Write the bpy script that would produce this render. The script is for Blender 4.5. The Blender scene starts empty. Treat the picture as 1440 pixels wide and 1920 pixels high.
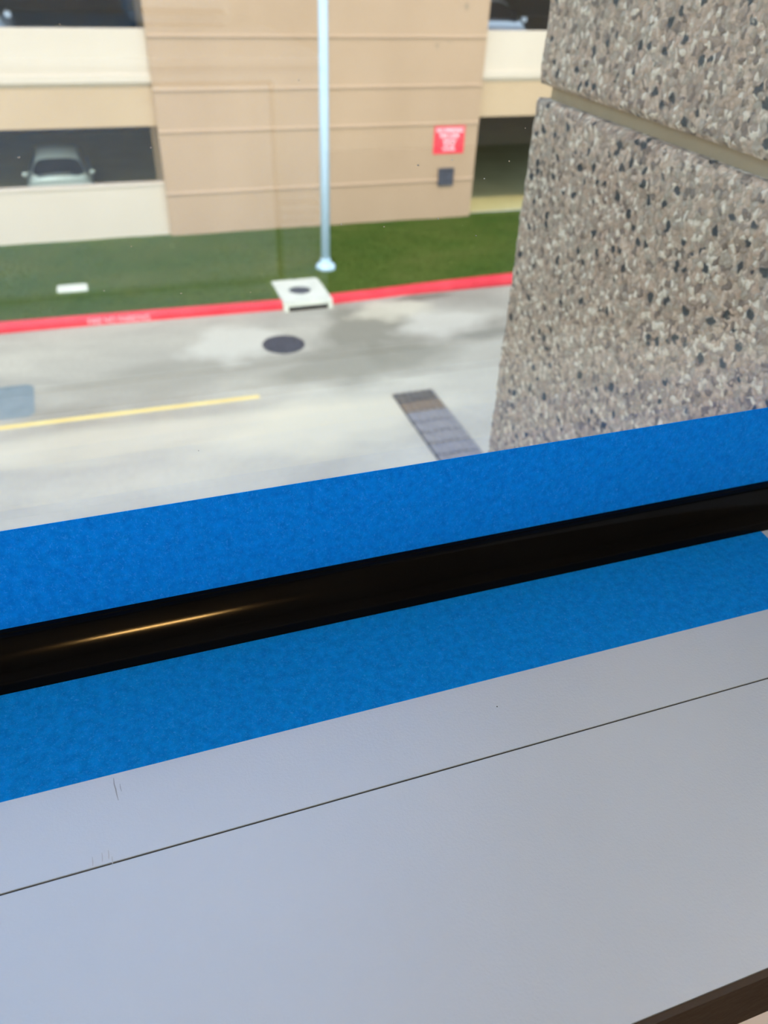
import bpy, bmesh, math, random
from mathutils import Vector, Matrix, noise
random.seed(7)
S = bpy.context.scene
C = S.collection
EYE = 5.7                                   # camera height above the street, metres

# ------------------------------------------------------------------ camera
cam_d = bpy.data.cameras.new('camera'); cam = bpy.data.objects.new('camera', cam_d); C.objects.link(cam)
R = ((0.94598839, -0.16811836, 0.27720423), (-0.3222909, -0.58033237, 0.74789232), (0.03513616, -0.79683785, -0.6031707))
m = Matrix.Identity(4)
for i in range(3):
    m[i][0] = R[i][0]; m[i][1] = -R[i][1]; m[i][2] = -R[i][2]
m[2][3] = EYE
cam.matrix_world = m
cam_d.sensor_fit = 'VERTICAL'; cam_d.sensor_height = 36.0; cam_d.lens = 1442 / 1920 * 36
cam_d.clip_start = 0.01; cam_d.clip_end = 300
cam_d.dof.use_dof = True; cam_d.dof.focus_distance = 0.292; cam_d.dof.aperture_fstop = 13.5
S.camera = cam

# ------------------------------------------------------------------ sky, sun, exposure
w = bpy.data.worlds.new('sky'); S.world = w; w.use_nodes = True
nt = w.node_tree; bg = nt.nodes['Background']
sk = nt.nodes.new('ShaderNodeTexSky'); sk.sky_type = 'NISHITA'; sk.sun_disc = False
sk.sun_elevation = math.radians(53); sk.sun_rotation = math.radians(196); sk.air_density = 1.0; sk.dust_density = 0.6; sk.ozone_density = 1.5
nt.links.new(sk.outputs[0], bg.inputs[0]); bg.inputs[1].default_value = 0.72
sd = bpy.data.lights.new('sun', 'SUN'); sd.energy = 2.2; sd.angle = math.radians(0.7); sd.color = (1.0, 0.83, 0.60)
so = bpy.data.objects.new('sun', sd); C.objects.link(so)
SUN = Vector((-0.273 * 0.60, -0.962 * 0.60, 0.80)).normalized()
so.rotation_euler = SUN.to_track_quat('Z', 'Y').to_euler(); so.location = (0, 0, 20)
S.view_settings.view_transform = 'Standard'; S.view_settings.look = 'None'
S.view_settings.exposure = 0.0; S.view_settings.gamma = 1.0; S.view_settings.use_curve_mapping = False


# ------------------------------------------------------------------ helpers
def lin(r, g, b):
    f = lambda v: (v / 255 / 12.92) if v / 255 <= 0.04045 else ((v / 255 + 0.055) / 1.055) ** 2.4
    return (f(r), f(g), f(b), 1)

def tag(o, label=None, cat=None, group=None, kind=None):
    if label: o['label'] = label
    if cat: o['category'] = cat
    if group: o['group'] = group
    if kind: o['kind'] = kind
    return o

def empty(name, loc=(0, 0, 0), label=None, cat=None, group=None, kind=None, rz=0):
    o = bpy.data.objects.new(name, None); C.objects.link(o); o.location = loc; o.rotation_euler = (0, 0, rz)
    o.empty_display_size = 0.1
    return tag(o, label, cat, group, kind)

def link(name, bm, mats, parent=None, smooth=False, loc=None):
    me = bpy.data.meshes.new(name)
    bmesh.ops.recalc_face_normals(bm, faces=bm.faces)
    bm.to_mesh(me); bm.free()
    for mt in (mats if isinstance(mats, (list, tuple)) else [mats]): me.materials.append(mt)
    if smooth:
        for p in me.polygons: p.use_smooth = True
    o = bpy.data.objects.new(name, me); C.objects.link(o)
    if parent:
        o.parent = parent
        if loc is None: loc = (0, 0, 0)
    if loc is not None: o.location = loc
    return o

def box(bm, x0, x1, y0, y1, z0, z1, bev=0, seg=1, mi=0):
    r = bmesh.ops.create_cube(bm, size=1)
    vs = r['verts']
    for v in vs:
        v.co = Vector(((x0 + x1) / 2 + v.co.x * (x1 - x0), (y0 + y1) / 2 + v.co.y * (y1 - y0), (z0 + z1) / 2 + v.co.z * (z1 - z0)))
    fs = set(f for v in vs for f in v.link_faces)
    for f in fs: f.material_index = mi
    if bev:
        es = list(set(e for v in vs for e in v.link_edges))
        bmesh.ops.bevel(bm, geom=es, offset=bev, segments=seg, affect='EDGES', profile=0.5)
    return bm

def bx(*a, **k): return box(bmesh.new(), *a, **k)

def prism(bm, pts, a0, a1, axis='X', mi=0):
    """pts are (u,v); axis X -> (y,z), Y -> (x,z), Z -> (x,y)"""
    def P(a, u, v): return {'X': (a, u, v), 'Y': (u, a, v), 'Z': (u, v, a)}[axis]
    A = [bm.verts.new(P(a0, *p)) for p in pts]; B = [bm.verts.new(P(a1, *p)) for p in pts]
    fs = [bm.faces.new(A), bm.faces.new(B[::-1])]
    n = len(pts)
    for i in range(n): fs.append(bm.faces.new((A[i], B[i], B[(i + 1) % n], A[(i + 1) % n])))
    for f in fs: f.material_index = mi
    return bm

def lathe(bm, prof, n=24, cx=0, cy=0):
    rings = []
    for r, z in prof:
        rings.append([bm.verts.new((cx + max(r, 1e-4) * math.cos(2 * math.pi * i / n), cy + max(r, 1e-4) * math.sin(2 * math.pi * i / n), z)) for i in range(n)])
    for a, b in zip(rings, rings[1:]):
        for i in range(n): bm.faces.new((a[i], a[(i + 1) % n], b[(i + 1) % n], b[i]))
    bm.faces.new(rings[0][::-1]); bm.faces.new(rings[-1])
    return bm

class Mat:
    def __init__(s, name, col=(.5, .5, .5, 1), rough=0.6, metal=0, spec=0.5):
        s.m = bpy.data.materials.new(name); s.m.use_nodes = True; s.t = s.m.node_tree
        s.b = s.t.nodes['Principled BSDF']
        s.b.inputs['Base Color'].default_value = col; s.b.inputs['Roughness'].default_value = rough
        s.b.inputs['Metallic'].default_value = metal; s.b.inputs['Specular IOR Level'].default_value = spec
    def n(s, typ, **kw):
        nd = s.t.nodes.new(typ)
        for k, v in kw.items():
            if k in nd.inputs: nd.inputs[k].default_value = v
            else: setattr(nd, k, v)
        return nd
    def l(s, a, b): s.t.links.new(a, b)
    def coord(s, scale=(1, 1, 1), gen='Object'):
        tc = s.n('ShaderNodeTexCoord'); mp = s.n('ShaderNodeMapping'); mp.inputs['Scale'].default_value = scale
        s.l(tc.outputs[gen], mp.inputs[0]); return mp.outputs[0]
    def noise(s, v, scale, detail=4, rough=0.5, dist=0):
        nd = s.n('ShaderNodeTexNoise'); nd.inputs['Scale'].default_value = scale; nd.inputs['Detail'].default_value = detail
        nd.inputs['Roughness'].default_value = rough; nd.inputs['Distortion'].default_value = dist; s.l(v, nd.inputs['Vector']); return nd.outputs['Fac']
    def vor(s, v, scale, feature='F1'):
        nd = s.n('ShaderNodeTexVoronoi'); nd.feature = feature; nd.inputs['Scale'].default_value = scale; s.l(v, nd.inputs['Vector']); return nd
    def ramp(s, fac, stops, interp='LINEAR'):
        r = s.n('ShaderNodeValToRGB'); e = r.color_ramp; e.interpolation = interp
        while len(e.elements) < len(stops): e.elements.new(0.5)
        for el, (p, c) in zip(e.elements, stops):
            el.position = p; el.color = c if len(c) == 4 else (*c, 1)
        s.l(fac, r.inputs[0]); return r.outputs[0]
    def mix(s, a, b, fac, mode='MIX'):
        x = s.n('ShaderNodeMix', data_type='RGBA', blend_type=mode)
        for i, v in ((6, a), (7, b)):
            if isinstance(v, tuple): x.inputs[i].default_value = v
            else: s.l(v, x.inputs[i])
        if isinstance(fac, (int, float)): x.inputs[0].default_value = fac
        else: s.l(fac, x.inputs[0])
        return x.outputs[2]
    def bump(s, h, strength=0.3, dist=0.01):
        b = s.n('ShaderNodeBump'); b.inputs['Strength'].default_value = strength; b.inputs['Distance'].default_value = dist
        s.l(h, b.inputs['Height']); s.l(b.outputs[0], s.b.inputs['Normal']); return b
    def col(s, sock): s.l(sock, s.b.inputs['Base Color'])

def noisy(name, c1, c2, scale=3, rough=0.7, detail=5, bump=0.0, bscale=None, bdist=0.01, spec=0.5, stretch=(1, 1, 1)):
    M = Mat(name, rough=rough, spec=spec); v = M.coord(stretch)
    M.col(M.ramp(M.noise(v, scale, detail), [(0.3, c1), (0.7, c2)]))
    if bump: M.bump(M.noise(v, bscale or scale * 8, 4), bump, bdist)
    return M.m

# ------------------------------------------------------------------ materials
def mat_laminate():
    M = Mat('white_laminate', rough=0.34, spec=0.5); M.b.inputs['IOR'].default_value = 2.8; v = M.coord()
    M.col(M.ramp(M.noise(v, 9, 4), [(0.3, lin(150, 164, 175)), (0.7, lin(155, 169, 180))]))
    M.bump(M.noise(v, 900, 3, 0.6), 0.22, 0.0006); return M.m

def mat_tape():
    M = Mat('blue_tape', rough=0.7, spec=0.15); v = M.coord()
    base = M.ramp(M.noise(v, 260, 5, 0.7), [(0.3, lin(0, 142, 220)), (0.7, lin(0, 172, 244))])
    fib = M.noise(M.coord((1, 1, 0.6)), 1100, 3, 0.7, 1.5)
    c = M.mix(base, lin(70, 190, 252), M.ramp(fib, [(0.54, (0, 0, 0)), (0.72, (0.8, 0.8, 0.8))]))
    M.col(c); bp = M.bump(M.noise(M.coord((1, 1, 0.5)), 700, 4, 0.6), 0.35, 0.0004)
    tr = M.n('ShaderNodeBsdfTranslucent'); M.l(c, tr.inputs[0])
    mx = M.n('ShaderNodeMixShader'); mx.inputs[0].default_value = 0.62
    M.l(M.b.outputs[0], mx.inputs[1]); M.l(tr.outputs[0], mx.inputs[2])
    M.l(mx.outputs[0], M.t.nodes['Material Output'].inputs[0]); return M.m

def mat_glass():
    M = Mat('window_glass'); t = M.t
    geo = M.n('ShaderNodeNewGeometry'); d = M.n('ShaderNodeVectorMath', operation='DOT_PRODUCT')
    M.l(geo.outputs['Normal'], d.inputs[0]); M.l(geo.outputs['Incoming'], d.inputs[1])
    def ma(op, a, b=None):
        x = M.n('ShaderNodeMath', operation=op)
        for i, q in enumerate((a, b)):
            if q is None: continue
            if isinstance(q, (int, float)): x.inputs[i].default_value = q
            else: M.l(q, x.inputs[i])
        return x.outputs[0]
    c = ma('ABSOLUTE', d.outputs['Value']); p = ma('POWER', ma('SUBTRACT', 1.0, c), 5.0)
    f = ma('ADD', ma('MULTIPLY', p, 0.93), 0.063)
    tr = M.n('ShaderNodeBsdfTransparent'); tr.inputs[0].default_value = (0.985, 0.992, 0.99, 1)
    gl = M.n('ShaderNodeBsdfGlossy'); gl.inputs['Roughness'].default_value = 0.0; gl.inputs[0].default_value = (0.84, 0.93, 1.0, 1)
    mx = M.n('ShaderNodeMixShader'); M.l(f, mx.inputs[0]); M.l(tr.outputs[0], mx.inputs[1]); M.l(gl.outputs[0], mx.inputs[2])
    M.l(mx.outputs[0], t.nodes['Material Output'].inputs[0]); return M.m

def mat_aggregate():
    M = Mat('exposed_aggregate', rough=0.75, spec=0.4); v = M.coord()
    dn = M.n('ShaderNodeTexNoise'); dn.inputs['Scale'].default_value = 150; dn.inputs['Detail'].default_value = 2; M.l(v, dn.inputs['Vector'])
    sc = M.n('ShaderNodeVectorMath', operation='MULTIPLY_ADD'); M.l(dn.outputs['Color'], sc.inputs[0]); sc.inputs[1].default_value = (.009, .009, .009); M.l(v, sc.inputs[2]); v = sc.outputs[0]
    vo = M.vor(v, 215); vr = M.n('ShaderNodeSeparateColor'); M.l(vo.outputs['Color'], vr.inputs[0])
    peb = M.ramp(vr.outputs[0], [(0.0, lin(164, 139, 113)), (0.2, lin(203, 169, 136)), (0.42, lin(225, 194, 160)), (0.6, lin(184, 164, 136)), (0.78, lin(249, 227, 192)), (0.90, lin(110, 93, 77))], 'CONSTANT')
    big = M.vor(v, 92); br = M.n('ShaderNodeSeparateColor'); M.l(big.outputs['Color'], br.inputs[0])
    isdark = M.ramp(br.outputs[1], [(0.0, (1, 1, 1)), (0.24, (0, 0, 0))], 'CONSTANT')
    near = M.ramp(big.outputs['Distance'], [(0.30, (1, 1, 1)), (0.42, (0, 0, 0))])
    dk = M.mix(isdark, near, 1.0, 'MULTIPLY')
    tone = M.ramp(M.noise(v, 6, 3), [(0.35, lin(198, 175, 147)), (0.65, lin(209, 171, 142))])
    matrix = M.mix(peb, tone, 0.22)
    edge = M.ramp(vo.outputs['Distance'], [(0.35, (1, 1, 1)), (0.75, (0.7, 0.67, 0.63))])
    c = M.mix(matrix, edge, 0.8, 'MULTIPLY')
    c = M.mix(c, lin(61, 63, 59), dk)
    M.col(c)
    h = M.ramp(vo.outputs['Distance'], [(0.0, (1, 1, 1)), (0.7, (0, 0, 0))])
    M.bump(h, 0.7, 0.0022); return M.m

def mat_road():
    M = Mat('worn_concrete', rough=0.85, spec=0.25); v = M.coord()
    big = M.ramp(M.noise(M.coord((0.45, 1, 1)), 0.55, 6, 0.6, 0.4), [(0.30, lin(150, 142, 121)), (0.46, lin(172, 164, 141)), (0.62, lin(188, 179, 153)), (0.75, lin(195, 185, 158))])
    fine = M.ramp(M.noise(v, 14, 5, 0.65), [(0.3, (0.86, 0.86, 0.86)), (0.7, (1, 1, 1))])
    c = M.mix(big, fine, 1.0, 'MULTIPLY')
    # drip and tyre stains with a shape of their own
    def blot(cx, cy, rx, ry, colr, amt, c, k=1.2):
        mp = M.n('ShaderNodeMapping'); mp.inputs['Location'].default_value = (-cx / rx, -cy / ry, 0); mp.inputs['Scale'].default_value = (1 / rx, 1 / ry, 0)
        tc = M.n('ShaderNodeTexCoord'); M.l(tc.outputs['Object'], mp.inputs[0])
        nz = M.n('ShaderNodeTexNoise'); nz.inputs['Scale'].default_value = k; nz.inputs['Detail'].default_value = 4; M.l(mp.outputs[0], nz.inputs['Vector'])
        ln = M.n('ShaderNodeVectorMath', operation='LENGTH'); M.l(mp.outputs[0], ln.inputs[0])
        ad = M.n('ShaderNodeMath', operation='MULTIPLY_ADD'); M.l(nz.outputs['Fac'], ad.inputs[0]); ad.inputs[1].default_value = 1.6; M.l(ln.outputs['Value'], ad.inputs[2])
        mk = M.ramp(ad.outputs[0], [(0.0, (1, 1, 1)), (0.72, (1, 1, 1)), (0.98, (0, 0, 0))])
        # ramp works on 0..1, so shrink
        dv = M.n('ShaderNodeMath', operation='MULTIPLY'); M.l(ad.outputs[0], dv.inputs[0]); dv.inputs[1].default_value = 0.52
        M.l(dv.outputs[0], mk.node.inputs[0])
        g = M.n('ShaderNodeMath', operation='MULTIPLY'); M.l(mk, g.inputs[0]); g.inputs[1].default_value = amt
        return M.mix(c, colr, g.outputs[0])
    c = blot(4.1, 12.3, 1.0, 1.3, lin(125, 119, 98), 0.8, c)
    c = blot(3.6, 11.0, 1.9, 0.75, lin(129, 123, 102), 0.75, c)
    c = blot(1.0, 11.4, 2.6, 0.55, lin(146, 139, 118), 0.65, c)
    c = blot(6.2, 11.6, 1.1, 0.22, lin(124, 119, 101), 0.7, c)
    c = blot(5.6, 13.45, 0.7, 0.16, lin(112, 103, 84), 0.8, c)
    c = blot(4.8, 13.0, 0.9, 0.5, lin(201, 190, 158), 0.7, c)
    c = blot(5.5, 12.2, 1.0, 0.6, lin(193, 185, 161), 0.7, c)
    c = blot(1.7, 12.3, 0.9, 0.8, lin(201, 193, 168), 0.7, c)
    c = blot(-0.2, 9.6, 3.2, 0.5, lin(197, 186, 156), 0.6, c)
    c = blot(2.6, 9.3, 2.0, 0.8, lin(201, 189, 156), 0.7, c)
    M.col(c); M.bump(M.noise(v, 60, 4), 0.25, 0.004); return M.m

LAM = mat_laminate(); TAPE = mat_tape(); GLASS = mat_glass(); AGG = mat_aggregate(); ROAD = mat_road()
BEAD = noisy('black_gloss_frame', (0.0012, 0.0012, 0.0012, 1), (0.002, 0.002, 0.002, 1), 20, 0.12, spec=0.075)
BROWN = noisy('dark_brown_edge', lin(38, 30, 22), lin(46, 37, 27), 20, 0.6, bump=0.1)
CARPET = noisy('tan_carpet', lin(66, 48, 27), lin(84, 62, 36), 60, 0.95, bump=0.5, bscale=500, bdist=0.004)
PAINT = noisy('white_wall_paint', lin(214, 211, 205), lin(222, 219, 214), 4, 0.8, bump=0.1, bscale=200, bdist=0.001)
CEIL = noisy('ceiling_tile', lin(218, 217, 212), lin(228, 227, 222), 8, 0.9, bump=0.2, bscale=150, bdist=0.002)
CAB = noisy('white_cabinet_paint', lin(184, 200, 216), lin(192, 207, 222), 5, 0.4)
DGREY = noisy('dark_grey_plastic', lin(50, 50, 54), lin(62, 62, 66), 10, 0.5)
CHROME = noisy('brushed_steel', lin(170, 170, 170), lin(190, 190, 190), 10, 0.3)
CREAM = noisy('cream_painted_concrete', lin(196, 178, 149), lin(203, 185, 156), 0.7, 0.85, bump=0.15, bscale=30, bdist=0.004, stretch=(1, 1, 0.4))
TAN = noisy('tan_painted_concrete', lin(169, 138, 103), lin(178, 147, 112), 0.6, 0.85, bump=0.2, bscale=30, bdist=0.004, stretch=(1, 1, 0.35))
BEIGE = noisy('beige_painted_concrete', lin(180, 151, 112), lin(188, 159, 119), 0.5, 0.85, bump=0.15, bscale=30, bdist=0.004)
JOINT = noisy('joint_sealant', lin(166, 138, 98), lin(176, 148, 108), 30, 0.8)
DECK = noisy('garage_deck_concrete', lin(196, 182, 118), lin(212, 198, 132), 1.2, 0.8)
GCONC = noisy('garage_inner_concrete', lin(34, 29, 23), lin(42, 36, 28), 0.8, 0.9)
DARKIN = noisy('dark_iron', lin(56, 56, 58), lin(76, 76, 78), 12, 0.7, bump=0.3, bscale=60, bdist=0.01)
VOID = noisy('dark_pit', lin(26, 26, 28), lin(34, 34, 36), 6, 0.95)
WCONC = noisy('pale_concrete', lin(200, 197, 172), lin(214, 209, 184), 5, 0.8, bump=0.2)
RED = noisy('red_kerb_paint', lin(206, 36, 48), lin(222, 56, 62), 3, 0.6, bump=0.2)
SIGNRED = noisy('red_sign_face', lin(225, 44, 56), lin(232, 52, 62), 3, 0.5)
WPAINT = noisy('white_lettering', lin(232, 228, 220), lin(238, 234, 228), 8, 0.6)
YEL = noisy('yellow_line_paint', lin(226, 188, 92), lin(240, 212, 128), 2.5, 0.7, bump=0.2)
PATCH = noisy('blue_grey_patch', lin(112, 124, 120), lin(126, 136, 131), 4, 0.8, bump=0.2)
POLE = noisy('pale_blue_grey_metal', lin(176, 198, 202), lin(188, 206, 210), 2, 0.45)
SILVER = noisy('silver_car_paint', lin(196, 202, 198), lin(204, 210, 206), 2, 0.25)
WHITECAR = noisy('white_car_paint', lin(226, 228, 224), lin(232, 234, 230), 2, 0.25)
PALECAR = noisy('pale_silver_car_paint', lin(222, 230, 222), lin(230, 238, 230), 2, 0.22, spec=0.9)
CGLASS = noisy('dark_car_glass', (0.01, 0.012, 0.016, 1), (0.014, 0.016, 0.02, 1), 2, 0.08)
RUBBER = noisy('black_rubber', lin(24, 24, 24), lin(32, 32, 32), 20, 0.8)
LAMPM = Mat('headlamp_lens', lin(220, 224, 226), 0.1).m
DOMEB = noisy('brown_grey_tactile', lin(104, 86, 62), lin(120, 100, 74), 6, 0.8)
DOMEG = noisy('grey_tactile', lin(78, 74, 68), lin(92, 87, 80), 6, 0.8)
DOMEL = noisy('pale_domes', lin(118, 112, 104), lin(136, 129, 119), 6, 0.8)  # domes lighter than the tiles that carry them
DOMED = noisy('dark_grey_tactile', lin(66, 58, 48), lin(84, 76, 64), 6, 0.8)
EXTW = noisy('outer_wall_concrete', lin(176, 166, 152), lin(190, 180, 166), 2, 0.85)
DUST = noisy('pale_dust', lin(150, 150, 146), lin(160, 160, 156), 20, 0.9)
FADED = noisy('worn_pink_lettering', lin(214, 150, 146), lin(226, 176, 170), 6, 0.8)
SCUFF = noisy('grey_scuff', lin(120, 126, 134), lin(140, 146, 152), 40, 0.8)
MARKM = noisy('grey_stain', lin(118, 104, 82), lin(140, 124, 98), 20, 0.9)
def mat_grass():
    M = Mat('mown_grass', rough=0.8, spec=0.2); v = M.coord()
    a = M.ramp(M.noise(M.coord((0.5, 1, 1)), 0.9, 5, 0.6), [(0.3, lin(66, 91, 25)), (0.5, lin(80, 97, 30)), (0.7, lin(95, 104, 41))])
    b = M.ramp(M.noise(v, 25, 4), [(0.3, (0.7, 0.75, 0.7)), (0.7, (1, 1, 1))])
    M.col(M.mix(a, b, 1.0, 'MULTIPLY')); return M.m
GRASS = mat_grass()
def emis(name, col, st):
    M = Mat(name, col); M.b.inputs['Emission Color'].default_value = col; M.b.inputs['Emission Strength'].default_value = st; return M.m

# ================================================================== STRUCTURE OF OUR ROOM
FLOOR = EYE - 1.25; SILLZ = EYE - 0.245; GY = 0.25
WX0, WX1, HEAD = -2.6, 0.46, 6.95
def struct(name, bm, mat, label=None, parent=None):
    o = link(name, bm, mat, parent)
    if not parent: tag(o, label, kind='structure')
    return o
struct('floor', bx(-3.3, 3.3, -5.1, 0.10, FLOOR - 0.25, FLOOR), CARPET)
struct('ceiling', bx(-3.3, 3.3, -5.1, 0.30, 7.25, 7.45), CEIL)
struct('roof', bx(-3.45, 3.45, -5.25, 0.30, 7.45, 8.0), EXTW)
b = bmesh.new()
box(b, -3.3, 3.3, 0.10, 0.30, 0, SILLZ - 0.036); box(b, -3.3, WX0, 0.10, 0.30, SILLZ - 0.036, 7.25)
box(b, WX1, 3.3, 0.10, 0.30, SILLZ - 0.036, 7.25); box(b, WX0, WX1, 0.10, 0.30, HEAD, 7.25)
struct('wall_front', b, PAINT)
struct('wall_back', bx(-3.3, 3.3, -5.25, -5.1, FLOOR - 0.25, 7.25), PAINT)
struct('wall_right', bx(3.3, 3.45, -5.25, 0.30, FLOOR - 0.25, 7.45), PAINT)
b = bmesh.new()                                             # left wall with an unseen opening added for blue daylight
box(b, -3.45, -3.3, -5.25, -3.2, FLOOR - 0.25, 7.45); box(b, -3.45, -3.3, -0.35, 0.30, FLOOR - 0.25, 7.45)
box(b, -3.45, -3.3, -3.2, -0.35, FLOOR - 0.25, 5.40); box(b, -3.45, -3.3, -3.2, -0.35, 7.0, 7.45)
struct('wall_left', b, PAINT)
w2 = empty('added_window', (-3.375, -1.775, 5.40), kind='structure')  # unseen window added to bring bluish daylight into the room
b = bmesh.new()
for y0, y1, z0, z1 in ((-1.425, 1.425, 0, .05), (-1.425, 1.425, 1.55, 1.6), (-1.425, -1.375, 0.05, 1.55), (1.375, 1.425, 0.05, 1.55), (-0.02, 0.02, 0.05, 1.55)): box(b, -.03, .03, y0, y1, z0, z1)
link('window_frame', b, BEAD, w2)
link('pane', bx(-.003, .003, -1.375, -0.02, .05, 1.55), GLASS, w2); link('pane', bx(-.003, .003, 0.02, 1.375, .05, 1.55), GLASS, w2)

# main window: double glazing, glossy black bead all round
w1 = empty('window_1', (0, GY, SILLZ), kind='structure')
BT = EYE - 0.2262 - SILLZ                                    # bead top above the sill
def bead_profile():
    pts = [(0.0, 0.0), (0.0, BT), (-0.0026, BT)]
    n = 20
    for i in range(n + 1):
        a = math.pi / 2 * i / n
        pts.append((-0.0028 - 0.0147 * math.sin(a) ** 1.3, (BT - 0.0004) * math.cos(a) ** 1.3 if i < n else 0.0))
    return pts
o = link('window_frame', prism(bmesh.new(), bead_profile(), WX0, WX1), BEAD, w1)
for p in o.data.polygons: p.use_smooth = len(p.vertices) == 4
mod = o.modifiers.new('edge', 'EDGE_SPLIT'); mod.split_angle = math.radians(40)
o['label'] = 'glossy black glazing bead along the foot of the window'
b = bmesh.new()
H = HEAD - SILLZ
for x0, x1, z0, z1 in ((WX0, WX0 + 0.018, BT, H), (WX1 - 0.018, WX1, BT, H), (WX0 + 0.018, WX1 - 0.018, H - 0.02, H)): box(b, x0, x1, -0.017, 0.048, z0, z1, 0.003)
box(b, WX0, WX1, 0.0005, 0.048, -0.03, BT - 0.004)
link('window_frame', b, BEAD, w1)
link('pane', bx(WX0 + .018, WX1 - .018, 0.0002, 0.006, BT - 0.003, H - 0.02), GLASS, w1)
link('pane', bx(WX0 + .018, WX1 - .018, 0.020, 0.026, BT - 0.003, H - 0.02), GLASS, w1)
b = bmesh.new()
rd = random.Random(3)
def gpt(px, py):                                             # pixel -> point on the glass plane (dust only, positions are real)
    v = Vector((px - 720, py - 960, 1442)); r = Vector([sum(R[i][k] * v[k] for k in range(3)) for i in range(3)])
    return r * (GY / r.y)
for px, py in [(848, 268), (848, 300), (955, 302), (908, 335), (784, 310), (985, 240), (246, 462), (112, 45), (283, 277), (195, 545), (340, 550), (822, 410), (36, 295), (893, 442), (720, 425), (372, 845), (470, 548), (640, 420), (560, 150)]:
    q = gpt(px, py); r = rd.uniform(.00014, .00028)
    lx, lz = q.x, EYE + q.z - SILLZ
    vs = []
    for k in range(6):
        a = k * math.pi / 3; rr = r * rd.uniform(.6, 1.3); vs.append((lx + rr * math.cos(a) * rd.choice((1, 1.6)), lz + rr * math.sin(a)))
    prism(b, vs, -0.0001, 0.0001, 'Y')
link('dust_specks', b, DUST, w1)['kind'] = 'stuff'

# sill: two laminate boards and a dark edge band
sill = empty('window_sill', (0, 0.15, SILLZ), kind='structure')
link('board', bx(WX0, WX1, -0.0003, 0.10, -0.034, 0), LAM, sill)
link('board', bx(WX0, WX1, -0.0936, -0.0011, -0.034, 0), LAM, sill)
link('edge_band', bx(WX0, WX1, -0.0956, -0.0937, -0.040, -0.0006), BROWN, sill)['label'] = 'dark brown band along the front edge'
link('seam_shade', bx(WX0, WX1, -0.0012, -0.0002, -0.030, -0.0006), VOID, sill)  # dark strip set in the open seam to stand for its shade

# scuffs on the back board
def sillpt(px, py):
    v = Vector((px - 720, py - 960, 1442)); r = Vector([sum(R[i][k] * v[k] for k in range(3)) for i in range(3)])
    q = r * (-0.245 / r.z); return q.x, q.y - 0.15
def streak(bm, pts, w0):
    P = [sillpt(*p) for p in pts]; n = len(P)
    L = []
    for i, (x, y) in enumerate(P):
        ww = w0 * math.sin(math.pi * (i + 0.6) / (n + 0.2)); L.append(((x - ww, y), (x + ww, y)))
    for a, c in zip(L, L[1:]):
        prism(bm, [a[0], a[1], c[1], c[0]], 0.00002, 0.00008, 'Z')
b = bmesh.new()
streak(b, [(213, 1459), (214, 1470), (217, 1480), (219, 1490), (222, 1501)], 0.00022)
streak(b, [(225, 1470), (226, 1478), (228, 1484)], 0.00012)
link('scuff_mark', b, SCUFF, sill)
b = bmesh.new()
for x, y in ((173, 1607), (191, 1599), (203, 1594), (210, 1606)): streak(b, [(x, y), (x + 1, y + 9), (x + 1, y + 17)], 0.00016)
link('scuff_mark', b, noisy('pale_scuff', lin(158, 162, 168), lin(164, 168, 174), 40, 0.8), sill)
b = bmesh.new(); x, y = sillpt(932, 1325); lathe(b, [(0.00028, 0), (0.00024, 0.00012)], 8, x, y)
link('dark_speck', b, RUBBER, sill)

# painter's tape
b = bx(-2.4, 0.40, -0.00035, -0.00015, 0, 0.2262 - 0.1790)
o = link('painters_tape', b, TAPE, loc=(0, GY, EYE - 0.2262)); tag(o, 'blue painters tape stuck along the bottom of the window glass', 'tape')
b = bmesh.new()
x_end = 0.2967
prism(b, [(-2.4, 0.1829), (x_end, 0.1833), (x_end + 0.0004, 0.225), (x_end + 0.001, 0.2326), (-2.4, 0.2326)], 0.00002, 0.0002, 'Z')
for v_ in b.verts: v_.co.y -= 0.2
o = link('painters_tape', b, TAPE, loc=(0, 0.2, SILLZ)); tag(o, 'blue painters tape lying flat on the pale sill below the black bead', 'tape')

# ------------------------------------------------------------------ furniture seen mirrored in the glass
cab = empty('storage_cabinet', (-0.35, -3.25, FLOOR), 'long white low storage cabinet with doors and louvred vent, mirrored faintly in the glass', 'cabinet')
CH = 5.337 - FLOOR; CL, CR = -1.25, 0.828 + 0.35
link('body', bx(CL, CR, -0.70, 0.73, 0.06, CH - 0.03), CAB, cab)
link('plinth', bx(CL, CR, -0.70, 0.73, 0, 0.0595), CAB, cab)
link('worktop', bx(CL - .0, CR + .0, -0.74, 0.75, CH - 0.03, CH, 0.004), CAB, cab)
link('shadow_gap', bx(CL + .01, 0.985, 0.7301, 0.7315, 0.10, CH - 0.075), DGREY, cab)
for x0, x1 in ((CL + .02, 0.97),):
    d = link('door', bx(x0, x1, 0.7316, 0.75, 0.112, CH - 0.088, 0.003), CAB, cab)
    link('handle', bx(x0 + .045, x0 + .06, 0.751, 0.775, CH - .34, CH - .2, 0.003), CHROME, d)
v = link('vent_grille', bx(0.99, 1.14, 0.7301, 0.733, 0.10, 0.40), DGREY, cab)
for i in range(9): link('slat', prism(bmesh.new(), [(0.7335, 0.115 + i * .032), (0.75, 0.110 + i * .032), (0.75, 0.128 + i * .032), (0.7335, 0.133 + i * .032)], 0.995, 1.135), CAB, v)
pr = empty('desktop_printer', (0.45, -3.65, 5.337), 'white desktop printer standing on the low cabinet, mirrored faintly in the glass', 'printer')
link('body', bx(-.22, .22, -.2, .2, 0.01, .27, 0.02, 2), CAB, pr); link('paper_tray', bx(-.17, .17, .2, .28, .05, .07, .004), DGREY, pr); link('lid', bx(-.21, .21, -.19, .19, .27, .30, 0.008), CAB, pr)
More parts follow.
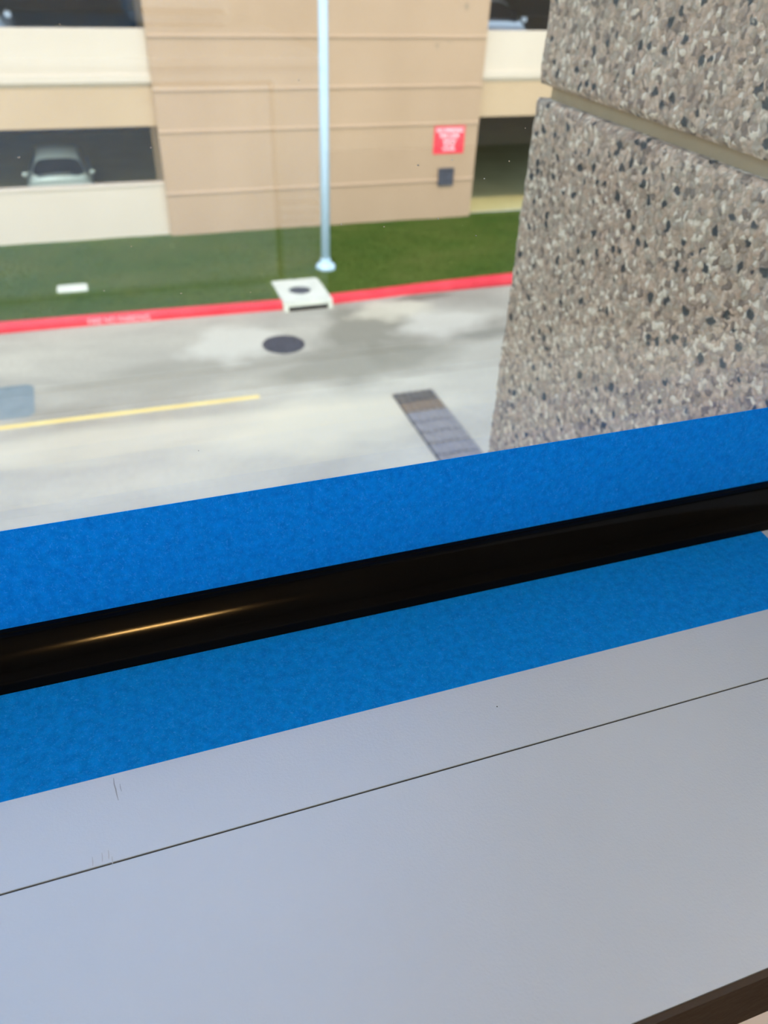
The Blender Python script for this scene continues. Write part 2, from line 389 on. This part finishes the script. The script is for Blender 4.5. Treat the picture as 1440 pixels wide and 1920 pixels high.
link('foot', bx(-.18, .18, -.16, .16, 0, .01), DGREY, pr)

# lamps of the room: one slim warm batten, and added unseen fill panels
def lamp_area(name, parent, loc, sx, sy, power, col):
    d = bpy.data.lights.new(name, 'AREA'); d.shape = 'RECTANGLE'; d.size = sx; d.size_y = sy; d.energy = power; d.color = col
    o_ = bpy.data.objects.new(name, d); C.objects.link(o_); o_.parent = parent; o_.location = loc; return o_
bt = empty('batten_light', (-0.06, -1.25, 7.25), 'slim warm batten lamp hung from the ceiling, mirrored as gold streak', 'lamp')
link('housing', bx(-.20, .20, -.03, .03, -.32, -.27, .005), DGREY, bt)
link('diffuser', bx(-.17, .17, -.018, .018, -.335, -.32), emis('warm_tube', (1.0, 0.57, 0.18, 1), 680), bt)
for x in (-.15, .15): link('hanger', lathe(bmesh.new(), [(.003, -.27), (.003, 0)], 8, x, 0), CHROME, bt)
for i, (x, y, e, cc) in enumerate(((-1.9, -0.95, 42, (0.42, 0.70, 1.0, 1)), (-1.9, -1.75, 28, (0.42, 0.70, 1.0, 1)), (2.95, -0.95, 30, (1.0, 0.68, 0.40, 1)))):  # panels added out of view to brighten and tint sill and cabinet
    t = empty('fill_light', (x, y, 7.25), ('added square cool blue fill panel, unseen left of the camera, nearest the window', 'added square cool blue fill panel, unseen left of the camera, farther from the window', 'added square warm fill panel, unseen near the right wall')[i], 'lamp', 'added fill panels')
    b = bmesh.new()
    for q in ((-.31, .31, -.31, -.295), (-.31, .31, .295, .31), (-.31, -.295, -.295, .295), (.295, .31, -.295, .295)): box(b, *q, -.02, 0)
    link('frame', b, CAB, t)
    link('diffuser', bx(-.295, .295, -.295, .295, -.015, 0), emis('fill_panel_%d' % i, cc, e), t)

# ================================================================== STONE PIER OUTSIDE
PX, PY = 0.42, 0.757
pier = empty('trim_1', (PX, 0.30, 0), kind='structure')
pier['label'] = 'exposed aggregate stone pier beside the window'
def rough_block(name, y0, y1, z0, z1, dense, parent):
    """face at x=0 (towards the window) and y=y1; x extends +0.48"""
    bm = bmesh.new()
    st = 0.0045 if dense else 0.06
    ny = max(2, round((y1 - y0) / st)); nz = max(2, round((z1 - z0) / st))
    nx = max(2, round(0.48 / (0.012 if dense else 0.08)))
    ch = 0.0045
    def disp(p):
        q = Vector((p.x, p.y, p.z))
        a = 0.0016 * noise.noise(q * 110) + 0.0013 * noise.noise(q * 45 + Vector((5, 1, 9))) + 0.0004 * noise.noise(q * 9)
        return a if dense else 0
    def grid(f, na, nb):
        V = [[bm.verts.new(f(i / na, j / nb)) for j in range(nb + 1)] for i in range(na + 1)]
        for i in range(na):
            for j in range(nb): bm.faces.new((V[i][j], V[i + 1][j], V[i + 1][j + 1], V[i][j + 1]))
    def edgeround(d):                                         # inset of face near an edge at distance d
        return ch * (1 - math.sqrt(max(0, 1 - (1 - min(d, ch) / ch) ** 2))) if d < ch else 0
    def fx(u, v_):
        y = y0 + (y1 - y0) * u; z = z0 + (z1 - z0) * v_
        e = max(edgeround(y1 - y), edgeround(min(z - z0, z1 - z)))
        p = Vector((0, y, z)); return (e + disp(p), y - (0 if u < 1 else 0), z)
    def fy(u, v_):
        x = 0.48 * u; z = z0 + (z1 - z0) * v_
        e = max(edgeround(x), edgeround(min(z - z0, z1 - z)))
        p = Vector((x, y1, z)); dx = disp(Vector((0, y1, z))) + max(edgeround(0), 0) if u == 0 else 0
        return (x + dx, y1 - (e if u > 0 else 0) + (disp(p) if u > 0 else 0), z)
    grid(fx, ny, nz); grid(fy, nx, nz)
    # far side, top, bottom
    c = [(ch, y0), (0.48, y0), (0.48, y1 - ch), (ch, y1 - ch)]
    for z in (z0, z1): bm.faces.new([bm.verts.new((x, y, z)) for x, y in c])
    bm.faces.new([bm.verts.new(p) for p in ((0.48, y0, z0), (0.48, y1, z0), (0.48, y1, z1), (0.48, y0, z1))])
    bmesh.ops.remove_doubles(bm, verts=bm.verts, dist=0.0002)
    return link(name, bm, AGG, parent, smooth=True)
JT, JB = EYE - 0.1140, EYE - 0.1262                          # open joint between the two visible courses
CO = 0.66
zs = []
z = JB
while z > 0.05: zs.append((max(0.0, z - CO), z)); z -= CO + 0.012
z = JT
while z < 7.9: zs.append((z, min(8.0, z + CO))); z += CO + 0.012
for (z0, z1) in zs: rough_block('stone_block', 0.0, PY - 0.30, z0, z1, z1 > 4.9 and z0 < 5.9, pier)
link('mortar_core', bx(0.011, 0.47, 0.0, PY - 0.30 - 0.012, 0.0, 8.0), JOINT, pier)

# ================================================================== STREET
b = bmesh.new(); box(b, -24, 30, 0.30, 6.2, -0.15, 0); road = tag(link('road', b, ROAD), 'pale worn concrete road', kind='structure')
link('slab', bx(-24, 30, 6.215, 11.395, -0.15, 0), ROAD, road); link('slab', bx(-24, 30, 11.41, 13.62, -0.15, 0), ROAD, road)
link('joint_filler', bx(-24, 30, 6.2, 11.41, -0.15, -0.02), JOINT, road)
struct('ground', bx(-30, 36, -8, 17.5, -0.3, -0.151), GCONC); struct('ground', bx(-30, 36, 17.5, 40, -1.0, -0.8), GCONC)
def flat(name, pts, h, mat, label, cat, z=0.0):
    cx = sum(p[0] for p in pts) / len(pts); cy = sum(p[1] for p in pts) / len(pts)
    o_ = link(name, prism(bmesh.new(), [(x - cx, y - cy) for x, y in pts], 0, h, 'Z'), mat, loc=(cx, cy, z)); return tag(o_, label, cat)
flat('road_marking', [(-9, 10.41), (1.74, 10.29), (1.74, 10.385), (-9, 10.51)], 0.003, YEL, 'worn yellow centre line painted on the concrete road', 'marking')
pp = [(-4.6, 11.62), (-1.56, 11.62), (-1.47, 11.55), (-1.44, 10.72), (-1.52, 10.60), (-4.6, 10.60)]
flat('road_patch', pp, 0.004, PATCH, 'rectangular blue-grey patch in the road at the left edge above the yellow line', 'patch')
mh = empty('manhole_cover', (2.50, 12.03, 0), 'dark round manhole cover set in the road below the storm drain', 'manhole cover')
link('ring', lathe(bmesh.new(), [(0.36, 0), (0.36, 0.006), (0.32, 0.008), (0.32, 0)], 32), DARKIN, mh)
link('lid', lathe(bmesh.new(), [(0.31, 0), (0.31, 0.010), (0.30, 0.012)], 32), DARKIN, mh)
b = bmesh.new()
for k in range(6): box(b, -.24, .24, -.25 + k * .1 - .012, -.25 + k * .1 + .012, .012, .017)
link('grip_ribs', b, DARKIN, mh)

tac = empty('tactile_strip', (4.03, 7.75, 0), 'weathered strip of domed paving tiles lying in the road beside the stone pier', 'paving')
link('bed', bx(-.335, .335, -.6, 2.10, 0, 0.006), VOID, tac)
rd = random.Random(5)
def tile_mesh():
    bm = bmesh.new(); box(bm, -.318, .318, 0.018, .287, 0.006, 0.022, 0.004)
    for r_ in range(3):
        for k in range(6):
            n0 = len(bm.faces); cx = -.265 + k * .106; cy = 0.055 + r_ * .097
            lathe(bm, [(0.038, 0.0215), (0.033, 0.036), (0.020, 0.040)], 8, cx, cy)
            bm.faces.ensure_lookup_table()
            for f in bm.faces[n0:]: f.material_index = 1
    return bm
tm = None
for k in range(9):
    mt = (DOMEG, DOMEG, DOMEG, DOMEG, DOMEG, DOMEG, DOMEG, DOMEB, DOMED)[k]
    o = link('tile', tile_mesh(), (mt, DOMEL if k < 7 else mt), tac, loc=(0, -0.6 + k * 0.30, 0))

# kerb: a gently curved run, red painted, in separate kerb stones
KP = [(-24, 13.95), (-8, 13.86), (-2.0, 13.795), (-0.63, 13.755), (2.0, 13.665), (2.83, 13.64), (3.74, 13.68), (4.6, 13.72), (5.6, 13.80), (7.6, 13.90), (12, 13.97), (30, 14.1)]
def ky(x):
    for (a, b1), (c, d) in zip(KP, KP[1:]):
        if a <= x <= c: return b1 + (d - b1) * (x - a) / (c - a)
kerb = empty('kerb', (0, 13.7, 0), kind='structure'); kerb['label'] = 'red painted kerb along the grass'
def kerb_stone(x0, x1):
    n = max(1, int((x1 - x0) / 0.5)); bm = bmesh.new(); rings = []
    for i in range(n + 1):
        x = x0 + (x1 - x0) * i / n; y = ky(x) - 13.7
        rings.append([bm.verts.new((x, y + dy, z)) for dy, z in ((-.15, -.15), (-.15, -0.0), (-.145, .06), (-.135, .125), (-.115, .147), (-.09, .15), (0, .15), (0, -.15))])
    for a, c in zip(rings, rings[1:]):
        for j in range(8): bm.faces.new((a[j], a[(j + 1) % 8], c[(j + 1) % 8], c[j]))
    bm.faces.new(rings[0]); bm.faces.new(rings[-1][::-1])
    return link('kerb_stone', bm, RED, kerb)
x = -23.0
cuts = [-24, -20, -16, -12, -8, -5, -2.03, 1.0, 2.82]
for a, c in zip(cuts, cuts[1:]): kerb_stone(a + .003, c - .003)
cuts = [3.76, 6.8, 9.8, 13, 17, 21, 25, 30]
for a, c in zip(cuts, cuts[1:]): kerb_stone(a + .003, c - .003)
def text_mesh(name, s, size, mat, parent, loc, rot, depth=0.002, sx=1, name2=None):
    cu = bpy.data.curves.new(name, 'FONT'); cu.body = s; cu.size = size; cu.align_x = 'CENTER'; cu.align_y = 'CENTER'; cu.extrude = depth; cu.offset = size * 0.012
    t = bpy.data.objects.new(name, cu); C.objects.link(t)
    bpy.context.view_layer.update()
    me = bpy.data.meshes.new_from_object(t.evaluated_get(bpy.context.evaluated_depsgraph_get()))
    bpy.data.objects.remove(t); me.materials.clear(); me.materials.append(mat)
    o_ = bpy.data.objects.new(name, me); C.objects.link(o_); o_.parent = parent; o_.location = loc; o_.rotation_euler = rot; o_.scale = (sx, 1, 1); return o_
text_mesh('lettering', 'NO FIRE PARKING'.replace('NO FIRE', 'FIRE NO'), 0.150, FADED, kerb, (-0.09, ky(-0.09) - 13.7 - 0.1475, 0.068), (math.radians(90 - 4), 0, math.radians(-1.8)), 0.002, 0.86)

# lawn
lawn = empty('lawn', (0, 15.6, 0.15), kind='structure')
bm = bmesh.new(); nx, ny = 150, 24; V = []
def gz(x, y): 
    t = (y - ky(x)) / (17.6 - ky(x)); return 0.135 + 0.13 * t + 0.012 * noise.noise(Vector((x * 1.4, y * 1.4, 0)))
for i in range(nx + 1):
    x = -23.9 + 53.8 * i / nx
    V.append([bm.verts.new((x, yy - 15.6, gz(x, yy) - 0.15)) for yy in [ky(x) + (17.6 - ky(x)) * j / ny for j in range(ny + 1)]])
for i in range(nx):
    for j in range(ny): bm.faces.new((V[i][j], V[i + 1][j], V[i + 1][j + 1], V[i][j + 1]))
link('turf', bm, GRASS, lawn, smooth=True)
rd = random.Random(11); vs = []; fs = []
for k in range(90000):
    x = rd.uniform(-4.5, 12) ; y0_ = ky(x); y = rd.uniform(y0_ + .03, 17.38)
    if 2.75 < x < 3.8 and y < 14.58: continue
    if -1.12 < x < -.52 and 14.7 < y < 15.2: continue
    a = rd.uniform(0, 6.28); h = rd.uniform(.02, .045); ww = .006; z = gz(x, y) - .15
    n0 = len(vs); dx, dy = math.cos(a) * ww, math.sin(a) * ww; lx, ly = rd.uniform(-.02, .02), rd.uniform(-.02, .02)
    vs += [(x - dx, y - 15.6 - dy, z), (x + dx, y - 15.6 + dy, z), (x + lx, y - 15.6 + ly, z + h)]; fs.append((n0, n0 + 1, n0 + 2))
me = bpy.data.meshes.new('grass'); me.from_pydata(vs, [], fs); me.materials.append(GRASS)
o = bpy.data.objects.new('grass', me); C.objects.link(o); o.parent = lawn; o['kind'] = 'stuff'

# storm drain inlet
dr = empty('storm_drain', (3.285, 13.93, 0), 'pale concrete storm drain box with round lid breaking the red kerb', 'drain')
ang = 0
bm = bmesh.new()
outer = [(-.465, -.62), (.455, -.56), (.465, .58), (-.46, .59)]
# top slab with round hole
N = 32; hc = (-.02, .03); hr = .215
tops = {}
for z in (0.10, 0.17):
    O = []; I = []
    for i in range(N):
        a = 2 * math.pi * (i + .5) / N; ca, sa = math.cos(a), math.sin(a)
        t = min(abs((.46 - hc[0] * (1 if ca > 0 else -1)) / ca) if abs(ca) > 1e-6 else 9, abs(((.585 if sa > 0 else .59) - hc[1] * (1 if sa > 0 else -1)) / sa) if abs(sa) > 1e-6 else 9)
        O.append(bm.verts.new((hc[0] + ca * t, hc[1] + sa * t, z))); I.append(bm.verts.new((hc[0] + ca * hr, hc[1] + sa * hr, z)))
    tops[z] = (O, I)
for i in range(N):
    j = (i + 1) % N
    for z in (0.10, 0.17): O, I = tops[z]; bm.faces.new((O[i], O[j], I[j], I[i]))
    bm.faces.new((tops[.1][0][i], tops[.1][0][j], tops[.17][0][j], tops[.17][0][i])); bm.faces.new((tops[.1][1][i], tops[.1][1][j], tops[.17][1][j], tops[.17][1][i]))
link('top_slab', bm, WCONC, dr)
b = bmesh.new(); box(b, -.46, -.38, -.57, .58, 0, .0995); box(b, .38, .46, -.57, .58, 0, .0995); box(b, -.38, .38, .50, .58, 0, .0995); link('side_wall', b, WCONC, dr)
link('pit', bx(-.379, .379, -.54, .499, 0.002, 0.02), VOID, dr)
link('lid', lathe(bmesh.new(), [(hr - .006, .135), (hr - .006, .150), (hr - .02, .153)], 28, *hc), DARKIN, dr)['label'] = 'dark round iron lid'

# light pole
lp = empty('light_pole', (4.05, 14.97, 0.17), 'pale blue-grey steel light pole standing on the grass behind the red kerb', 'pole')
link('base_cover', lathe(bmesh.new(), [(.205, -.03), (.205, .05), (.19, .075), (.12, .13), (.105, .16)], 8), POLE, lp)
link('shaft', lathe(bmesh.new(), [(.088, .0), (.085, 3), (.065, 11.2)], 24), POLE, lp, smooth=True)
link('collar', lathe(bmesh.new(), [(.104, .16), (.104, .20), (.09, .215)], 24), POLE, lp)
link('arm', bx(-.03, .03, -1.0, 0, 11.12, 11.2, .005), POLE, lp); link('lamp_head', bx(-.16, .16, -1.6, -.95, 11.08, 11.22, .03), POLE, lp)

# small white lid on the lawn
ub = empty('utility_box', (-0.815, 14.95, 0.185), 'small white flat utility box lying on the grass at the left', 'utility box')
link('body', bx(-.27, .27, -.13, .13, -.04, .045, .03, 3), WCONC, ub, smooth=False); link('lid', bx(-.22, .22, -.09, .09, .046, .055, .004), WCONC, ub)

# ================================================================== PARKING GARAGE
FY = 17.5
garage = empty('parking_garage', (0, FY, 0), 'cream and tan multi-storey parking garage across the street', 'building')
def G(name, bm, mat, parent=garage, smooth=False): return link(name, bm, mat, parent, smooth)
LV = [(2.40, 3.12, 4.06), (5.30, 6.02, 6.96), (8.20, 8.92, 9.86)]
for X0, X1 in ((-14, 1.28), (8.3, 24)):
    for a, bz, c in LV:
        G('beam', bx(X0, X1, 0.03, .40, a, bz), BEIGE)
        G('parapet', bx(X0, X1, 0.0, .22, bz + 0.0, c, .012), CREAM)
        G('ledge', bx(X0, X1, -0.035, 0.0, bz + .05, bz + .205, .012), CREAM)
w_ = G('low_wall', bx(-14, 1.28, 0.0, .2, -0.78, 1.27, .006), CREAM); G('wall_cap', bx(-14, 1.28, -0.02, .22, 1.2705, 1.325, .012), CREAM)
# tower
G('tower_core', bx(1.33, 8.25, -0.03, 3.0, -.75, 10.6), TAN)
zc = [-.1, 1.16, 2.35, 3.095, 4.0, 5.25, 6.0, 6.95, 8.2, 9.1, 10.6]
PANELS = []
for a, c in zip(zc, zc[1:]):
    p = [(-.03, a + .001), (-.10, a + .001), (-.10, c - .060), (-.135, c - .048), (-.102, c - .001), (-.03, c - .001)]
    PANELS.append(G('panel', prism(bmesh.new(), p, 1.27, 8.31), TAN))
# faint anchor stains on the tower
for x, z, r in ((7.78, 4.50, .05), (7.18, 3.80, .04), (7.46, 3.86, .022), (7.66, 4.78, .04)):
    b = bmesh.new(); prism(b, [(x + r * .55 * math.cos(k), z + r * 1.3 * math.sin(k)) for k in [i * math.pi / 5 for i in range(10)]], -.104, -.1, 'Y')
    G('stain', b, MARKM)
# decks, ceilings, columns, rear wall
G('ground_deck', bx(-14, 8.0, .2, 16, -.78, -.72), DECK); G('ground_deck', bx(8.26, 24, .36, 16, -.78, .17), DECK)
G('threshold', bx(8.26, 24, -.05, .355, -.14, .215, .02), WCONC)
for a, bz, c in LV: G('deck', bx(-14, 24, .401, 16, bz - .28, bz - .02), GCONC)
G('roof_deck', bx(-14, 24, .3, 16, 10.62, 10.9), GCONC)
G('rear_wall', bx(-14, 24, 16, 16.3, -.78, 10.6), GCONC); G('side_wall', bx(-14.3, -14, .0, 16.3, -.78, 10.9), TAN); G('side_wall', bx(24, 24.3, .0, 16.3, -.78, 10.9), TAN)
for X in (-10, -5.2, 10.9, 15.5, 20):
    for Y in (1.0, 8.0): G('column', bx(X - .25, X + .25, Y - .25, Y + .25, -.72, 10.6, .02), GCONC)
gl_ = empty('fill_light', (-1.3, 21.2, 2.84), 'added long fill light over the silver car in the garage, unseen behind the beam', 'lamp')  # lamp added to brighten the silver car, out of view behind the beam
link('housing', bx(-.7, .7, -.12, .12, -.34, 0, .01), CAB, gl_); link('diffuser', bx(-.68, .68, -.10, .10, -.36, -.341), emis('garage_fill', (.9, 1.0, .9, 1), 110), gl_)
# sign and vent
sg = tag(empty('wall_sign', (7.62, FY - .10, 1.97)), 'small red sign with pale lettering on the tan tower wall', 'sign')
link('plate', bx(-.375, .375, -.012, 0, -.29, .29, .006), SIGNRED, sg)
for t, s, z, sx in (('NO PARKING', .13, .20, .82), ('FIRE LANE', .12, .085, .85), ('VEHICLES', .09, -.02, .85), ('WILL BE', .08, -.105, .9), ('TOWED', .09, -.195, .95)):
    text_mesh('lettering', t, s, WPAINT, sg, (0, -.0135, z), (math.pi / 2, 0, 0), .0015, sx)
vt = empty('wall_vent', (7.60, FY - .10, 1.19), 'small dark square louvred vent under the red sign', 'vent')
b = bmesh.new()
for q in ((-.19, .19, .16, .19), (-.19, .19, -.19, -.16), (-.19, -.16, -.16, .16), (.16, .19, -.16, .16), (-.015, .015, -.16, .16)): box(b, q[0], q[1], -.05, 0, q[2], q[3], .004)
link('frame', b, DARKIN, vt); link('backing', bx(-.16, .16, -.012, 0, -.16, .16), VOID, vt)
for i in range(5): link('slat', prism(bmesh.new(), [(-.045, -.15 + i * .06), (-.04, -.155 + i * .06), (-.013, -.11 + i * .06), (-.018, -.105 + i * .06)], -.159, .159), DARKIN, vt)

# ------------------------------------------------------------------ cars
def loft(bm, secs, mi=0):
    rings = [[bm.verts.new(p) for p in s] for s in secs]; n = len(rings[0])
    for a, c in zip(rings, rings[1:]):
        for j in range(n):
            f = bm.faces.new((a[j], a[(j + 1) % n], c[(j + 1) % n], c[j])); f.material_index = mi
    bm.faces.new(rings[0]); bm.faces.new(rings[-1][::-1])
def make_car(paint, label, loc, rz=0):
    """front at y=0 facing -y, length 4.2, wheels on z=0"""
    car = empty('car', loc, label, 'car', 'cars parked in the garage', rz=rz)
    bm = bmesh.new(); secs = []
    for y, hw, zt, zb in ((0.0, .62, .62, .34), (.06, .76, .74, .24), (.25, .82, .84, .2), (.7, .85, .92, .2), (1.15, .86, .99, .2), (2.4, .87, 1.0, .2), (3.5, .86, 1.0, .2), (4.0, .82, .96, .24), (4.15, .7, .86, .34)):
        s = []
        for k in range(20):
            a = 2 * math.pi * k / 20; ex = .42
            cx = math.copysign(abs(math.cos(a)) ** ex, math.cos(a)); sz = math.copysign(abs(math.sin(a)) ** ex, math.sin(a))
            z = (zt + zb) / 2 + sz * (zt - zb) / 2; s.append((cx * hw * (1 - .05 * max(0, (z - .7))), y, z))
        secs.append(s)
    loft(bm, secs); link('body', bm, paint, car, smooth=True)
    bm = bmesh.new(); secs = []
    for y, hw, zt in ((1.0, .74, .99), (1.35, .72, 1.18), (1.72, .66, 1.38), (2.1, .63, 1.44), (2.8, .63, 1.45), (3.4, .62, 1.38), (3.85, .68, 1.12), (4.02, .72, .97)):
        zb = .93; s = []
        for cx, z in ((-1, zb), (-.985, zb + .3 * (zt - zb)), (-.9, zb + .85 * (zt - zb)), (-.8, zt - .01), (-.4, zt), (0, zt + .012), (.4, zt), (.8, zt - .01), (.9, zb + .85 * (zt - zb)), (.985, zb + .3 * (zt - zb)), (1, zb)): s.append((cx * hw, y, z))
        secs.append(s)
    loft(bm, secs); link('cabin', bm, paint, car, smooth=True)
    def quad(name, pts, mat, t=.012, nrm=(0, -1, .5)):
        bm = bmesh.new(); n_ = Vector(nrm).normalized() * t
        A = [bm.verts.new(Vector(p)) for p in pts]; B = [bm.verts.new(Vector(p) + n_) for p in pts]
        bm.faces.new(A[::-1]); bm.faces.new(B)
        for i in range(len(pts)): bm.faces.new((A[i], A[(i + 1) % len(pts)], B[(i + 1) % len(pts)], B[i]))
        link(name, bm, mat, car)
    bm = bmesh.new(); rows = []
    for y, z, hw in ((1.08, 1.045, .60), (1.2, 1.118, .66), (1.35, 1.205, .64), (1.52, 1.303, .60), (1.68, 1.388, .53)):
        rows.append([(hw * k / 4, y, z - (.10 * (abs(k) / 4) ** 4) * 0.6) for k in range(-4, 5)])
    def sheet(off): return [[bm.verts.new((x, y - off, z + off)) for x, y, z in rw] for rw in rows]
    T0, T1 = sheet(0), sheet(.012)
    for T in (T0, T1):
        for i in range(len(rows) - 1):
            for j in range(8): bm.faces.new((T[i][j], T[i][j + 1], T[i + 1][j + 1], T[i + 1][j]))
    ring0 = T0[0] + [r_[8] for r_ in T0[1:]] + T0[-1][-2::-1] + [r_[0] for r_ in T0[-2:0:-1]]
    ring1 = T1[0] + [r_[8] for r_ in T1[1:]] + T1[-1][-2::-1] + [r_[0] for r_ in T1[-2:0:-1]]
    for i in range(len(ring0)):
        j = (i + 1) % len(ring0); bm.faces.new((ring0[i], ring0[j], ring1[j], ring1[i]))
    link('windscreen', bm, CGLASS, car, smooth=True)
    quad('rear_window', [(-.52, 3.45, 1.35), (.52, 3.45, 1.35), (.56, 3.88, 1.08), (-.56, 3.88, 1.08)], CGLASS, .014, (0, 1, .6))
    for s in (-1, 1):
        quad('side_window', [(s * .725, 1.45, 1.03), (s * .725, 2.5, 1.03), (s * .60, 2.5, 1.385), (s * .60, 1.95, 1.38)], CGLASS, .02, (s, 0, .3))
        quad('side_window', [(s * .725, 2.58, 1.03), (s * .71, 3.5, 1.03), (s * .60, 3.2, 1.37), (s * .60, 2.58, 1.385)], CGLASS, .02, (s, 0, .3))
        bm = bmesh.new(); box(bm, s * .87 - .07, s * .87 + .07, 1.3, 1.4, 1.0, 1.12, .03, 2); link('door_mirror', bm, paint, car)
        quad('headlamp', [(s * .42, .02, .68), (s * .74, .10, .70), (s * .76, .24, .81), (s * .46, .12, .78)], LAMPM, .02, (0, -1, .4))
        for y in (.75, 3.35):
            bm = bmesh.new(); lathe(bm, [(.18, -.1), (.31, -.1), (.32, -.07), (.32, .07), (.31, .1), (.18, .1)], 24)
            bmesh.ops.rotate(bm, verts=bm.verts, cent=(0, 0, 0), matrix=Matrix.Rotation(math.pi / 2, 3, 'Y')); bmesh.ops.translate(bm, verts=bm.verts, vec=(s * .78, y, .32))
            link('wheel', bm, RUBBER, car)
    bm = bx(-.34, .34, -.015, .05, .50, .62, .02); link('grille', bm, RUBBER, car)
    link('number_plate', bx(-.17, .17, -.03, -.016, .40, .49), DUST, car)
    car.scale = (.96, .96, .96)
    return car
make_car(PALECAR, 'silver hatchback parked inside the ground floor opening at the left', (-1.0, 22.2, -0.72)).scale = (.98, .98, .87)
make_car(WHITECAR, 'white hatchback on the upper deck behind the parapet at the far left', (-2.0, 18.1, 3.10))
make_car(WHITECAR, 'white hatchback on the upper deck behind the parapet right of the tower', (9.35, 18.1, 3.10))
